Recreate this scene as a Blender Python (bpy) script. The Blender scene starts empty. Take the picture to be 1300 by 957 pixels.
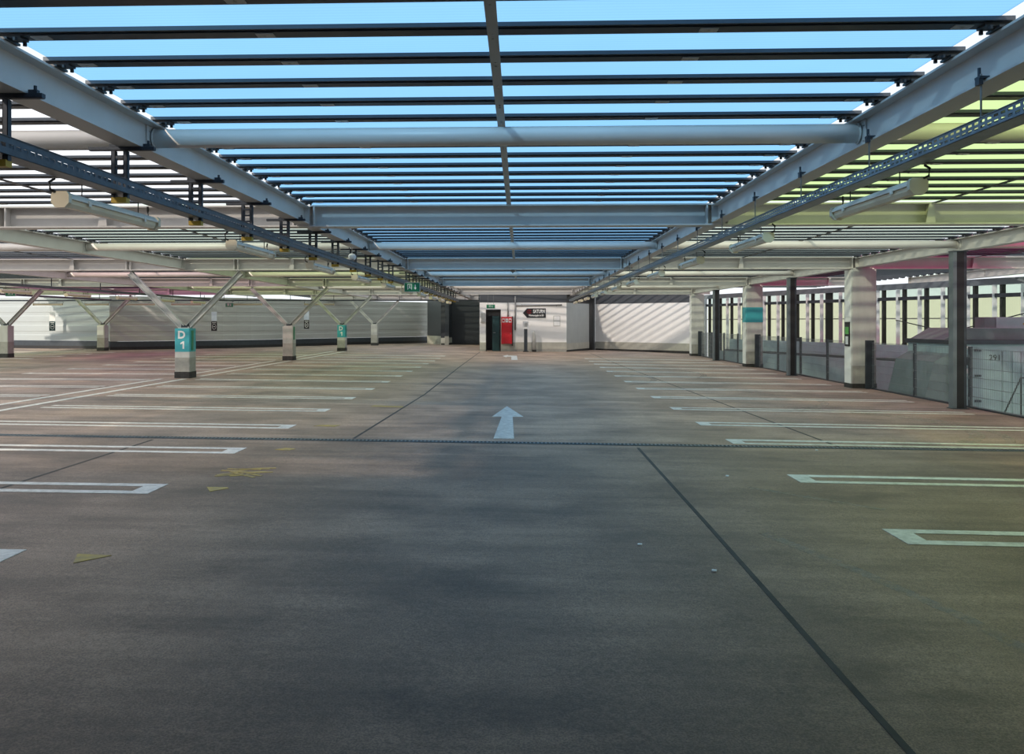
import bpy, math, random
from mathutils import Vector, Matrix
random.seed(7)
C = bpy.context.scene.collection
EYE = 1.714
R = math.radians

# ------------------------------------------------------------------ helpers
def zf(x):
    """height of the deck: flat on the left, falling gently to the drain on the right"""
    return -.0125*x if x > -9.5 else .11875

class MB:
    def __init__(s): s.v = []; s.f = []
    def box(s, x0, x1, y0, y1, z0, z1):
        n = len(s.v)
        s.v += [(x0,y0,z0),(x1,y0,z0),(x1,y1,z0),(x0,y1,z0),(x0,y0,z1),(x1,y0,z1),(x1,y1,z1),(x0,y1,z1)]
        s.f += [tuple(n+i for i in q) for q in ((3,2,1,0),(4,5,6,7),(0,1,5,4),(1,2,6,5),(2,3,7,6),(3,0,4,7))]
        return s
    def cbox(s, cx, cy, cz, sx, sy, sz): return s.box(cx-sx/2,cx+sx/2,cy-sy/2,cy+sy/2,cz-sz/2,cz+sz/2)
    def bevbox(s, x0, x1, y0, y1, z0, z1, b):
        """box with chamfered vertical edges"""
        return s.prism([(x0+b,y0),(x1-b,y0),(x1,y0+b),(x1,y1-b),(x1-b,y1),(x0+b,y1),(x0,y1-b),(x0,y0+b)], z0, z1)
    def prism(s, pts, z0, z1, axis='z'):
        n = len(s.v); k = len(pts)
        def P(a, b, c):
            return (a,b,c) if axis == 'z' else ((c,a,b) if axis == 'x' else (a,c,b))
        s.v += [P(a,b,z0) for a,b in pts] + [P(a,b,z1) for a,b in pts]
        s.f.append(tuple(n+i for i in reversed(range(k)))); s.f.append(tuple(n+k+i for i in range(k)))
        for i in range(k):
            j = (i+1) % k
            s.f.append((n+i,n+j,n+k+j,n+k+i))
        return s
    def bar(s, p, q, w, h, up=(0,0,1)):
        """rectangular bar between two points"""
        p = Vector(p); q = Vector(q); d = (q-p).normalized(); u = Vector(up)
        if abs(d.dot(u)) > .98: u = Vector((0,1,0))
        a = d.cross(u).normalized()*w/2; b = a.cross(d).normalized()*h/2
        n = len(s.v)
        for c in (p,q):
            s.v += [tuple(c-a-b), tuple(c+a-b), tuple(c+a+b), tuple(c-a+b)]
        s.f += [tuple(n+i for i in t) for t in ((3,2,1,0),(4,5,6,7),(0,1,5,4),(1,2,6,5),(2,3,7,6),(3,0,4,7))]
        return s
    def hbar(s, p, q, w, h, t=.015, up=(0,0,1)):
        """H-section between two points, flanges of width w, depth h"""
        p = Vector(p); q = Vector(q); d = (q-p).normalized(); u = Vector(up)
        a = d.cross(u).normalized(); b = a.cross(d).normalized()
        o = b*(h/2-t/2)
        s.bar(p+o,q+o,w,t,up); s.bar(p-o,q-o,w,t,up); s.bar(p,q,t,h-2*t,up)
        return s
    def tube(s, pts, r, k=12, caps=True):
        n0 = len(s.v); P = [Vector(p) for p in pts]; m = len(P)
        for i, p in enumerate(P):
            d = (P[min(i+1,m-1)]-P[max(i-1,0)]).normalized()
            u = Vector((0,0,1)) if abs(d.z) < .9 else Vector((0,1,0))
            a = d.cross(u).normalized(); b = a.cross(d)
            for j in range(k):
                t = 2*math.pi*j/k
                s.v.append(tuple(p+a*r*math.cos(t)+b*r*math.sin(t)))
        for i in range(m-1):
            for j in range(k):
                j2 = (j+1) % k
                s.f.append((n0+i*k+j, n0+i*k+j2, n0+(i+1)*k+j2, n0+(i+1)*k+j))
        if caps:
            s.f.append(tuple(n0+j for j in reversed(range(k))))
            s.f.append(tuple(n0+(m-1)*k+j for j in range(k)))
        return s
    def lathe(s, prof, c=(0,0,0), k=16, axis='z'):
        n0 = len(s.v)
        for r, z in prof:
            for j in range(k):
                t = 2*math.pi*j/k
                v = (r*math.cos(t), r*math.sin(t), z)
                if axis == 'y': v = (v[0], v[2], v[1])
                s.v.append((c[0]+v[0], c[1]+v[1], c[2]+v[2]))
        for i in range(len(prof)-1):
            for j in range(k):
                j2 = (j+1) % k
                s.f.append((n0+i*k+j, n0+i*k+j2, n0+(i+1)*k+j2, n0+(i+1)*k+j))
        s.f.append(tuple(n0+j for j in range(k))); s.f.append(tuple(n0+(len(prof)-1)*k+j for j in range(k)))
        return s
    def flat(s, pts, dz, th=.004):
        """thin painted patch lying on the deck"""
        n = len(s.v); k = len(pts)
        s.v += [(x,y,zf(x)+dz-th) for x,y in pts] + [(x,y,zf(x)+dz) for x,y in pts]
        s.f.append(tuple(n+k+i for i in range(k)))
        for i in range(k):
            j = (i+1) % k
            s.f.append((n+i,n+j,n+k+j,n+k+i))
        return s
    def build(s, name, m, parent=None, loc=None, smooth=False):
        me = bpy.data.meshes.new(name); me.from_pydata(s.v, [], s.f); me.update()
        import bmesh
        b = bmesh.new(); b.from_mesh(me); bmesh.ops.recalc_face_normals(b, faces=b.faces); b.to_mesh(me); b.free()
        if smooth:
            for p in me.polygons: p.use_smooth = len(p.vertices) == 4
        me.materials.append(m)
        o = bpy.data.objects.new(name, me); C.objects.link(o)
        if parent: o.parent = parent
        if loc: o.location = loc
        return o

def tag(o, label, cat, group=None, kind='thing'):
    o['label'] = label; o['category'] = cat
    if group: o['group'] = group
    if kind: o['kind'] = kind
    return o
def empty(name, label, cat, loc=(0,0,0), rz=0, group=None):
    o = bpy.data.objects.new(name, None); C.objects.link(o); o.location = loc; o.rotation_euler = (0,0,rz)
    o.empty_display_size = .1
    return tag(o, label, cat, group)
def struct(o):
    o['kind'] = 'structure'; return o
def copy_tree(o, parent=None, kids=None):
    c = o.copy(); C.objects.link(c)
    if parent: c.parent = parent
    for ch in list(kids[o] if kids else o.children): copy_tree(ch, c)
    return c
def text_mesh(name, body, size, m, parent, loc, rot, ext=.003, align='CENTER', sx=1.0, bold=.0):
    cu = bpy.data.curves.new(name, 'FONT'); cu.body = body; cu.size = size; cu.extrude = ext
    cu.align_x = align; cu.align_y = 'CENTER'; cu.offset = bold; cu.resolution_u = 3
    t = bpy.data.objects.new('tmp', cu); C.objects.link(t)
    dg = bpy.context.evaluated_depsgraph_get(); dg.update()
    me = bpy.data.meshes.new_from_object(t.evaluated_get(dg)); bpy.data.objects.remove(t)
    for v in me.vertices: v.co.x *= sx
    me.materials.clear(); me.materials.append(m); me.name = name
    o = bpy.data.objects.new(name, me); C.objects.link(o); o.parent = parent; o.location = loc; o.rotation_euler = rot
    return o

ORD = ('first second third fourth fifth sixth seventh eighth ninth tenth eleventh twelfth thirteenth fourteenth '
       'fifteenth sixteenth seventeenth eighteenth nineteenth twentieth twenty-first').split()

# ------------------------------------------------------------------ materials
def new_mat(name):
    m = bpy.data.materials.new(name); m.use_nodes = True
    return m, m.node_tree.nodes, m.node_tree.links
def pbr(name, col, rough=.5, metal=0., var=.12, scale=3., bump=0., bscale=60., spec=.5, streak=None):
    m, N, L = new_mat(name); b = N['Principled BSDF']
    b.inputs['Roughness'].default_value = rough; b.inputs['Metallic'].default_value = metal
    b.inputs['Specular IOR Level'].default_value = spec
    tc = N.new('ShaderNodeTexCoord'); n = N.new('ShaderNodeTexNoise'); n.inputs['Scale'].default_value = scale
    n.inputs['Detail'].default_value = 6; n.inputs['Roughness'].default_value = .6
    if streak:
        mp = N.new('ShaderNodeMapping'); mp.inputs['Scale'].default_value = streak
        L.new(tc.outputs['Object'], mp.inputs[0]); L.new(mp.outputs[0], n.inputs['Vector'])
    else: L.new(tc.outputs['Object'], n.inputs['Vector'])
    r = N.new('ShaderNodeMapRange'); r.inputs[1].default_value = .25; r.inputs[2].default_value = .75
    r.inputs[3].default_value = 1-var; r.inputs[4].default_value = 1+var
    L.new(n.outputs['Fac'], r.inputs[0])
    mx = N.new('ShaderNodeVectorMath'); mx.operation = 'SCALE'; mx.inputs[0].default_value = col[:3]
    L.new(r.outputs[0], mx.inputs['Scale']); L.new(mx.outputs[0], b.inputs['Base Color'])
    if bump:
        n2 = N.new('ShaderNodeTexNoise'); n2.inputs['Scale'].default_value = bscale; n2.inputs['Detail'].default_value = 4
        L.new(tc.outputs['Object'], n2.inputs['Vector'])
        bp = N.new('ShaderNodeBump'); bp.inputs['Strength'].default_value = bump; bp.inputs['Distance'].default_value = .01
        L.new(n2.outputs['Fac'], bp.inputs['Height']); L.new(bp.outputs[0], b.inputs['Normal'])
    return m

def asphalt():
    m, N, L = new_mat('asphalt'); b = N['Principled BSDF']
    tc = N.new('ShaderNodeTexCoord')
    def noise(sc, det, mscale=None, rough=.55):
        n = N.new('ShaderNodeTexNoise'); n.inputs['Scale'].default_value = sc; n.inputs['Detail'].default_value = det
        n.inputs['Roughness'].default_value = rough
        if mscale:
            mp = N.new('ShaderNodeMapping'); mp.inputs['Scale'].default_value = mscale
            L.new(tc.outputs['Object'], mp.inputs[0]); L.new(mp.outputs[0], n.inputs['Vector'])
        else: L.new(tc.outputs['Object'], n.inputs['Vector'])
        return n.outputs['Fac']
    def rng(x, a, c, lo, hi):
        r = N.new('ShaderNodeMapRange'); r.inputs[1].default_value = a; r.inputs[2].default_value = c
        r.inputs[3].default_value = lo; r.inputs[4].default_value = hi; r.interpolation_type = 'SMOOTHSTEP'
        L.new(x, r.inputs[0]); return r.outputs[0]
    def mul(a, c):
        q = N.new('ShaderNodeMath'); q.operation = 'MULTIPLY'; L.new(a, q.inputs[0]); L.new(c, q.inputs[1]); return q.outputs[0]
    big = rng(noise(.55, 5), .38, .62, .72, 1.14)
    pat = rng(noise(1.0, 6, (.8,1.5,1), .6), .30, .52, .66, 1.0)
    streak = rng(noise(1.0, 5, (.35,3.0,1), .6), .3, .7, .82, 1.16)
    grain = rng(noise(95, 3, None, .7), .3, .7, .62, 1.42)
    fine = rng(noise(22, 4), .3, .7, .88, 1.12)
    f = mul(mul(mul(big, pat), mul(streak, fine)), grain)
    # brown dust where cars stand; lane colour warmed to offset the blue roof light
    sep = N.new('ShaderNodeSeparateXYZ'); L.new(tc.outputs['Object'], sep.inputs[0])
    ab = N.new('ShaderNodeMath'); ab.operation = 'ABSOLUTE'; L.new(sep.outputs[0], ab.inputs[0])
    dust = mul(rng(ab.outputs[0], 2.5, 5.5, 0, 1), rng(noise(.5, 4), .3, .6, .35, 1))
    mix = N.new('ShaderNodeMix'); mix.data_type = 'RGBA'
    mix.inputs['A'].default_value = (.300,.208,.150,1); mix.inputs['B'].default_value = (.225,.172,.145,1)
    L.new(dust, mix.inputs['Factor'])
    # two asphalt sections at the drain; contrast deepened to paint in the dimmer foreground light
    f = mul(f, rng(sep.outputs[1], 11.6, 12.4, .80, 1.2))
    sc = N.new('ShaderNodeVectorMath'); sc.operation = 'SCALE'; L.new(mix.outputs['Result'], sc.inputs[0]); L.new(f, sc.inputs['Scale'])
    L.new(sc.outputs[0], b.inputs['Base Color'])
    b.inputs['Roughness'].default_value = .6; b.inputs['Specular IOR Level'].default_value = .45
    bp = N.new('ShaderNodeBump'); bp.inputs['Strength'].default_value = .5; bp.inputs['Distance'].default_value = .006
    L.new(noise(95, 3, None, .7), bp.inputs['Height']); L.new(bp.outputs[0], b.inputs['Normal'])
    return m

def sheet(name, tint, tr=.40):
    """thin translucent twin-wall roofing: tinted clear transmission plus some scatter, fine ribs across"""
    m, N, L = new_mat(name); N.remove(N['Principled BSDF']); out = N['Material Output']
    tc = N.new('ShaderNodeTexCoord'); w = N.new('ShaderNodeTexWave'); w.bands_direction = 'Y'; w.inputs['Scale'].default_value = 7.0
    w.inputs['Distortion'].default_value = .3
    L.new(tc.outputs['Object'], w.inputs['Vector'])
    n = N.new('ShaderNodeTexNoise'); n.inputs['Scale'].default_value = 1.2; L.new(tc.outputs['Object'], n.inputs['Vector'])
    ad = N.new('ShaderNodeMath'); ad.operation = 'MULTIPLY_ADD'; ad.inputs[1].default_value = .06; ad.inputs[2].default_value = .91
    L.new(w.outputs['Fac'], ad.inputs[0])
    ad2 = N.new('ShaderNodeMath'); ad2.operation = 'MULTIPLY_ADD'; ad2.inputs[1].default_value = .06
    L.new(n.outputs['Fac'], ad2.inputs[0]); L.new(ad.outputs[0], ad2.inputs[2])
    sc = N.new('ShaderNodeVectorMath'); sc.operation = 'SCALE'; sc.inputs[0].default_value = [math.sqrt(t) for t in tint]
    L.new(ad2.outputs[0], sc.inputs['Scale'])
    t = N.new('ShaderNodeBsdfTransparent'); d = N.new('ShaderNodeBsdfTranslucent')
    L.new(sc.outputs[0], t.inputs[0]); L.new(sc.outputs[0], d.inputs[0])
    mx = N.new('ShaderNodeMixShader'); mx.inputs[0].default_value = tr
    L.new(t.outputs[0], mx.inputs[1]); L.new(d.outputs[0], mx.inputs[2]); L.new(mx.outputs[0], out.inputs[0])
    return m

def worn(name, col, lo=.42, hi=.6, amount=.75):
    """paint worn through in patches to the asphalt"""
    m, N, L = new_mat(name); b = N['Principled BSDF']; tc = N.new('ShaderNodeTexCoord')
    n = N.new('ShaderNodeTexNoise'); n.inputs['Scale'].default_value = 9; n.inputs['Detail'].default_value = 8; n.inputs['Roughness'].default_value = .75
    L.new(tc.outputs['Object'], n.inputs['Vector'])
    r = N.new('ShaderNodeMapRange'); r.inputs[1].default_value = lo; r.inputs[2].default_value = hi
    r.inputs[3].default_value = 1-amount; r.inputs[4].default_value = 1; L.new(n.outputs['Fac'], r.inputs[0])
    mx = N.new('ShaderNodeMix'); mx.data_type = 'RGBA'; mx.inputs['A'].default_value = (.17,.16,.15,1); mx.inputs['B'].default_value = (*col,1)
    L.new(r.outputs[0], mx.inputs['Factor']); L.new(mx.outputs['Result'], b.inputs['Base Color'])
    b.inputs['Roughness'].default_value = .7
    return m

def scrub():
    """faint pale rubbing of tyres, broken up, mostly see-through"""
    m, N, L = new_mat('tyre_scrub'); b = N['Principled BSDF']; b.inputs['Base Color'].default_value = (.40,.36,.32,1); b.inputs['Roughness'].default_value = .8
    tc = N.new('ShaderNodeTexCoord'); n = N.new('ShaderNodeTexNoise'); n.inputs['Scale'].default_value = 7; n.inputs['Detail'].default_value = 9; n.inputs['Roughness'].default_value = .8
    L.new(tc.outputs['Object'], n.inputs['Vector'])
    r = N.new('ShaderNodeMapRange'); r.inputs[1].default_value = .4; r.inputs[2].default_value = .65; r.inputs[3].default_value = 0; r.inputs[4].default_value = .6
    L.new(n.outputs['Fac'], r.inputs[0]); L.new(r.outputs[0], b.inputs['Alpha'])
    return m
M = dict(
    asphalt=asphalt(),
    white_steel=pbr('white_painted_steel', (.57,.55,.525), .42, 0, .07, 2.),
    pipe_white=pbr('white_painted_pipe', (.74,.70,.66), .38, 0, .05, 2.),
    strut=pbr('grey_painted_steel', (.46,.47,.46), .45, 0, .08, 4.),
    bar=pbr('black_steel', (.018,.022,.028), .45, 0, .2, 4.),
    lip=pbr('blue_grey_aluminium', (.045,.057,.075), .35, .2, .15, 3.),
    clip=pbr('grey_plate', (.62,.60,.57), .5, 0, .1, 20.),
    tray=pbr('galvanised_tray', (.23,.27,.31), .4, .5, .2, 9.),
    dark_tray=pbr('dark_tray', (.09,.105,.125), .42, .4, .25, 9.),
    hanger=pbr('dark_hanger_steel', (.035,.042,.055), .45, .3, .2, 12.),
    yellow=pbr('yellow_cap', (.42,.28,.03), .5, 0, .1, 20.),
    cable=pbr('black_cable', (.012,.012,.013), .5, 0, .1, 9.),
    lamp_white=pbr('lamp_housing', (.70,.65,.56), .45, 0, .06, 6.),
    lamp_cream=pbr('lamp_diffuser', (.72,.63,.46), .25, 0, .05, 6.),
    concrete=pbr('pale_concrete', (.47,.475,.46), .75, 0, .12, 5., .25, 90, .5, (1,1,.25)),
    concrete_mid=pbr('mid_concrete', (.33,.325,.30), .8, 0, .15, 6., .25, 90),
    concrete_white=pbr('white_concrete', (.83,.83,.80), .7, 0, .07, 5., .1, 60),
    plinth=pbr('black_plinth_paint', (.028,.028,.028), .7, 0, .5, 14., .3, 70),
    teal=pbr('teal_paint', (.045,.36,.42), .5, 0, .08, 5.),
    letter=pbr('white_letter', (.8,.8,.8), .5, 0, .04, 5.),
    wall_white=pbr('white_render', (.86,.85,.84), .75, 0, .05, 1.2, .08, 120),
    wall_base=pbr('beige_base', (.42,.41,.36), .8, 0, .12, 3., .1, 80),
    wall_grey=pbr('grey_render', (.36,.38,.38), .7, 0, .06, 1.5),
    wall_dark=pbr('dark_navy_panel', (.022,.026,.034), .5, 0, .12, 2.),
    wall_slate=pbr('slate_panel', (.065,.072,.085), .5, 0, .1, 2.),
    clad=pbr('silver_cladding', (.40,.40,.40), .45, .1, .05, .6),
    clad_blue=pbr('pale_blue_cladding', (.36,.40,.41), .45, .1, .05, .6),
    black=pbr('black_panel', (.012,.012,.014), .5, 0, .2, 6.),
    charcoal=pbr('charcoal_steel', (.045,.055,.068), .4, .3, .15, 5.),
    post_face=pbr('blue_grey_steel', (.16,.19,.21), .4, .3, .1, 5.),
    paint=worn('white_road_paint', (.70,.69,.66), .36, .58, .45),
    paint_y=worn('yellow_road_paint', (.46,.34,.09), .36, .60, .55),
    mark=scrub(),
    joint=pbr('joint_bitumen', (.045,.044,.043), .8, 0, .4, 6.),
    drain=pbr('drain_steel', (.13,.17,.20), .45, .5, .25, 12.),
    red=pbr('red_enamel', (.50,.012,.022), .35, 0, .08, 6.),
    green=pbr('exit_green', (.012,.20,.10), .4, 0, .06, 6.),
    sign_green=pbr('sign_green', (.12,.42,.10), .5, 0, .06, 6.),
    paper=pbr('paper_white', (.78,.79,.80), .7, 0, .06, 8.),
    paper_blue=pbr('paper_blue', (.52,.57,.68), .7, 0, .1, 8.),
    teal_door=pbr('dark_teal_door', (.012,.045,.05), .4, 0, .1, 4.),
    pipe=pbr('grey_pipe', (.22,.22,.22), .45, .3, .1, 6.),
    box_grey=pbr('blue_grey_container', (.34,.47,.50), .5, .05, .14, 2.2),
    box_dark=pbr('dark_grey_container', (.17,.23,.24), .6, .05, .18, 2.2),
    ramp=pbr('ramp_concrete', (.28,.37,.38), .75, 0, .25, 1.6, .2, 40, .4, (1,1,.4)),
    wire=pbr('galvanised_wire', (.22,.25,.27), .45, .4, .1, 9.),
    facade=sheet('pale_yellow_facade_sheet', (.74,.74,.50), .35),
    fin=pbr('white_fin', (.78,.84,.86), .6, 0, .1, 8.),
)
S = dict(
    blue=sheet('blue_roof_sheet', (.235,.50,.80)),
    lime=sheet('lime_roof_sheet', (.57,.74,.33)),
    white=sheet('white_roof_sheet', (.95,.95,.97)),
    mint=sheet('pale_green_roof_sheet', (.76,.86,.75)),
    green=sheet('green_roof_sheet', (.56,.68,.40)),
    rose=sheet('pale_pink_roof_sheet', (.84,.68,.72)),
    orchid=sheet('orchid_roof_sheet', (.62,.24,.45)),
    magenta=sheet('magenta_roof_sheet', (.45,.03,.17)),
)

# ------------------------------------------------------------------ deck
def deck_strip():
    m = MB(); xs = [-46,-9.5,9.75]; y0, y1 = -14, 68
    for a, b in zip(xs[:-1], xs[1:]):
        n = len(m.v)
        m.v += [(a,y0,zf(a)),(b,y0,zf(b)),(b,y1,zf(b)),(a,y1,zf(a)),(a,y0,-.6),(b,y0,-.6),(b,y1,-.6),(a,y1,-.6)]
        m.f += [tuple(n+i for i in q) for q in ((0,1,2,3),(4,7,6,5),(0,4,5,1),(1,5,6,2),(2,6,7,3),(3,7,4,0))]
    return m
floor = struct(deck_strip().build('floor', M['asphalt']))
def on_floor(name, polys, mat, parent, dz=.004):
    m = MB()
    for p in polys: m.flat(p, dz)
    return m.build(name, mat, parent)
def line_poly(pts, w, jit=0.):
    """a thin band on the deck following points"""
    out = []
    for (a, b) in zip(pts[:-1], pts[1:]):
        d = Vector((b[0]-a[0], b[1]-a[1])).normalized(); n = Vector((-d.y, d.x))*w/2
        out.append([(a[0]-n.x,a[1]-n.y),(b[0]-n.x,b[1]-n.y),(b[0]+n.x,b[1]+n.y),(a[0]+n.x,a[1]+n.y)])
    return out
for pts in ([(-2.39,12.4),(-2.2,20),(-2.24,32),(-2.2,48)], [(-5.12,11.9),(-5.16,-5)], [(1.62,11.95),(1.6,7.5),(1.57,4.2),(1.55,-5)], [(4.5,12.4),(4.3,22),(4.05,34),(3.9,48)]):
    on_floor('expansion_joint', line_poly(pts, .036), M['joint'], floor, .003)
def arc(cx, cy, r, a0, a1, n=22): return [(cx+r*math.cos(R(a0+(a1-a0)*i/n)), cy+r*math.sin(R(a0+(a1-a0)*i/n))) for i in range(n+1)]
for pts, w in ((arc(4.6,15.2,2.9,-55,70), .22), (arc(4.2,15.0,3.6,-30,85), .14), (arc(-.5,27,4.6,-40,50), .2), (arc(1.0,30,5.2,-30,40), .2),
               ([(2.0,7.2),(2.35,6.2),(2.62,5.2),(2.75,4.3)], .10), ([(2.4,9.2),(2.9,8.7),(3.4,8.2)], .09), (arc(4.4,20,2.4,-50,60), .18)):
    on_floor('tyre_mark', line_poly(pts, w), M['mark'], floor, .002)

# drain channel across the deck
t = empty('drain_channel', 'narrow steel drain channel running across the whole asphalt deck', 'drain', (0,12.2,0))
def skew_y(x): return .016*x
m = MB()
for a, b in ((-30,-9.5),(-9.5,9.4)):
    for off, w in ((-.062,.016),(.062,.016)):
        m.flat([(a,skew_y(a)+off-w/2),(b,skew_y(b)+off-w/2),(b,skew_y(b)+off+w/2),(a,skew_y(a)+off+w/2)], .012, .012)
m.build('frame', M['drain'], t)
m = MB()
for a, b in ((-30,-9.5),(-9.5,9.4)):
    m.flat([(a,skew_y(a)-.053),(b,skew_y(b)-.053),(b,skew_y(b)+.053),(a,skew_y(a)+.053)], .003, .003)
m.build('channel', M['black'], t)
m = MB(); x = -14.
while x < 9.3:
    y = skew_y(x); m.flat([(x,y-.053),(x+.022,y-.053),(x+.022,y+.053),(x,y+.053)], .011, .008); x += .055
m.build('grate', M['drain'], t)

# ------------------------------------------------------------------ painted markings
def u_mark(x_open, x_tip, y, skew=0., w=.5, lw=.13, cap=.2):
    """double parking line closed at its tip"""
    s = 1 if x_tip > x_open else -1
    Y = lambda x, o: y+o+skew*(x-x_tip)
    pol = []
    for o in (0, -(w-lw)):
        a, b = x_open, x_tip
        pol.append([(a,Y(a,o-lw)),(b,Y(b,o-lw)),(b,Y(b,o)),(a,Y(a,o))])
    b = x_tip; a = x_tip-s*cap
    pol.append([(a,Y(a,-w+lw)),(b,Y(b,-w+lw)),(b,Y(b,-lw)),(a,Y(a,-lw))])
    return pol
def marking(pol, label, group, mat='paint', name='parking_line', cat='road marking'):
    o = on_floor(name, pol, M[mat], None, .005)
    return tag(o, label, cat, group)
for k in range(15):
    y = 6.2+2.55*k
    marking(u_mark(-8.9, -3.6, y, .024), f'white double parking line left of the aisle, {ORD[k]} from the camera', 'parking lines left of the aisle')
for k in range(14):
    y = 7.42+2.6*k if k != 2 else 13.0
    marking(u_mark(8.9, 3.05, y, -.005), f'white double parking line right of the aisle, {ORD[k]} from the camera', 'parking lines right of the aisle')
for k in range(11):
    y = 16.2+2.55*k
    marking(u_mark(-10.2, -15.2, y, -.055), f'white double parking line behind the left pillar row, {ORD[k]} from the camera', 'parking lines behind the pillar row')
for k in range(6):
    y = 31.5+2.55*k
    marking(u_mark(-26.5, -20.9, y, -.055), f'faint parking line at the far left wall, {ORD[k]} from the camera', 'parking lines at the far left')
for x, w in ((-9.3,'right'), (-9.95,'left')):
    marking([[(x-.07,7),(x+.07,7),(x+.07,11.9),(x-.07,11.9)],[(x-.07,12.25),(x+.07,12.25),(x+.07,23.7),(x-.07,23.7)],[(x-.07,24.9),(x+.07,24.9),(x+.07,34.8),(x-.07,34.8)],[(x-.07,36),(x+.07,36),(x+.07,45.8),(x-.07,45.8)]],
            f'long white line along the left pillar row, the {w} one of the pair', 'lines along the pillar row')
marking([[(-.26,17.45),(-.50,15.5),(-.325,15.55),(-.385,12.62),(-.085,12.65),(-.13,15.57),(.06,15.6)]], 'white straight arrow painted on the driving lane by the drain', None, 'paint', 'lane_arrow')
marking([[(-.85,42.6),(-.62,44.1),(-.6,43.3),(-.15,43.2),(-.10,38.5),(-.38,38.4),(-.42,42.0),(-.62,42.0),(-.64,41.2)]], 'small white turn-left arrow painted before the door wall', None, 'paint', 'lane_arrow')
marking([[(-3.18,6.12),(-3.09,5.89),(-2.92,6.1)]], 'yellow painted triangle, nearest of the yellow marks on the left', 'yellow floor marks', 'paint_y', 'yellow_mark')
marking([[(-3.16,8.64),(-3.05,8.42),(-2.92,8.6),(-2.96,8.65)]], 'small yellow painted triangle below the yellow scribble', 'yellow floor marks', 'paint_y', 'yellow_mark')
sc = []
random.seed(3)
for i in range(13):
    cx = -3.1+random.uniform(-.2,.25); cy = 9.6+random.uniform(-.28,.2); a = random.uniform(-.5,.6); l = random.uniform(.08,.2)
    dx, dy = l*math.cos(a), l*math.sin(a)*1.6; sc += line_poly([(cx-dx,cy-dy),(cx+dx,cy+dy)], .045)
marking(sc, 'yellow painted scribble of short strokes on the left of the lane', 'yellow floor marks', 'paint_y', 'yellow_mark')
marking([[(-3.2,11.2),(-3.0,11.15),(-2.95,11.3),(-3.1,11.35)]], 'faded yellow dash just before the drain channel', 'yellow floor marks', 'paint_y', 'yellow_mark')
marking([[(-3.3,13.75),(-2.95,13.7),(-2.9,13.9),(-3.2,13.9)]], 'faded yellow dash just beyond the drain channel', 'yellow floor marks', 'paint_y', 'yellow_mark')
marking([[(-2.95,17.0),(-2.3,16.9),(-2.3,17.1),(-2.9,17.2)]], 'faded yellow dash farthest along the lane edge', 'yellow floor marks', 'paint_y', 'yellow_mark')
for (x, y, lab) in ((2.33,9.85,'tiny white paper scrap right of the dark floor joint'), (.92,6.72,'tiny white paper scrap in the middle of the lane'),
                    (1.34,6.05,'flat white paper sliver beside the dark floor joint'), (4.05,12.0,'tiny white scrap lying on the near side of the drain')):
    m = MB(); n = len(m.v); z = zf(x)
    m.flat([(x-.018,y-.016),(x+.016,y-.02),(x+.024,y+.01),(x-.006,y+.018)], .012, .010)
    tag(m.build('paper_scrap', M['paper']), lab, 'litter', 'scraps on the floor')

# ------------------------------------------------------------------ roof steel
BEAM_Y = [2.15, 13.25, 24.3, 35.4, 46.5, 57.6, 68.7]
GX = [-22.2, -15.85, -9.55, -3.3, 2.97, 9.3, 15.6, 21.9]
def facade_x(y): return 13.2+.316*(38-y)
G0, G1 = EYE+1.48, EYE+1.75
B0, B1 = EYE+1.446, EYE+1.775
BAYN = {-22.2:'far left', -15.85:'second left', -9.55:'left', -3.3:'blue', 2.97:'right', 9.3:'far right', 15.6:'outer right'}
BEAMN = ['camera', 'nearest', 'second', 'third', 'fourth', 'fifth', 'last']
GIRN = {-22.2:'outermost left', -15.85:'left wall side', -9.55:'left pillar row', -3.3:'left edge of blue sheets',
        2.97:'right edge of blue sheets', 9.3:'right pillar row', 15.6:'far right'}
def cell_name(c):
    return 'before nearest cross beam' if c == 0 else f'between {BEAMN[c]} and {BEAMN[c+1]} cross beams'
def clip_right(y0, y1): return min(facade_x(y0), facade_x(y1))

# cross beams
for i, y in enumerate(BEAM_Y[1:6]):
    x0 = -30. if i < 4 else -14; x1 = min(facade_x(y)-.4, 23) if i < 4 else -2.75
    t = empty('cross_beam', f'white steel cross beam spanning the whole deck, {ORD[i]} from the camera', 'beam', (0,y,B0), 0, 'white cross beams')
    MB().hbar((x0,0,(B1-B0)/2), (x1,0,(B1-B0)/2), .30, B1-B0, .022).build('girder_profile', M['white_steel'], t)
    for gx in GX:   # stiffeners at girder joints and mid-bay gusset plates
        if not (x0+.3 < gx < x1-.3): continue
        for dx in (-.16,.16):
            if gx == -9.55: dx *= 10
            if gx == -22.2: dx *= 10
            MB().box(gx+dx-.012,gx+dx+.012,-.145,.145,.024,B1-B0-.024).build('stiffener', M['white_steel'], t)
            if abs(dx) > 1: MB().box(gx+dx*.93-.012,gx+dx*.93+.012,-.145,.145,.024,B1-B0-.024).build('stiffener', M['white_steel'], t)
        mx = gx+3.13
        if mx < x1-.4 and abs(mx) > 1:
            g = MB(); g.box(mx-.012,mx+.012,-.146,-.01,.024,B1-B0-.024); g.prism([(mx-.07,.024),(mx+.07,.024),(mx+.05,.30),(mx-.02,.30)], -.149, -.137, 'y')
            g.build('gusset_plate', M['white_steel'], t)

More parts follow.
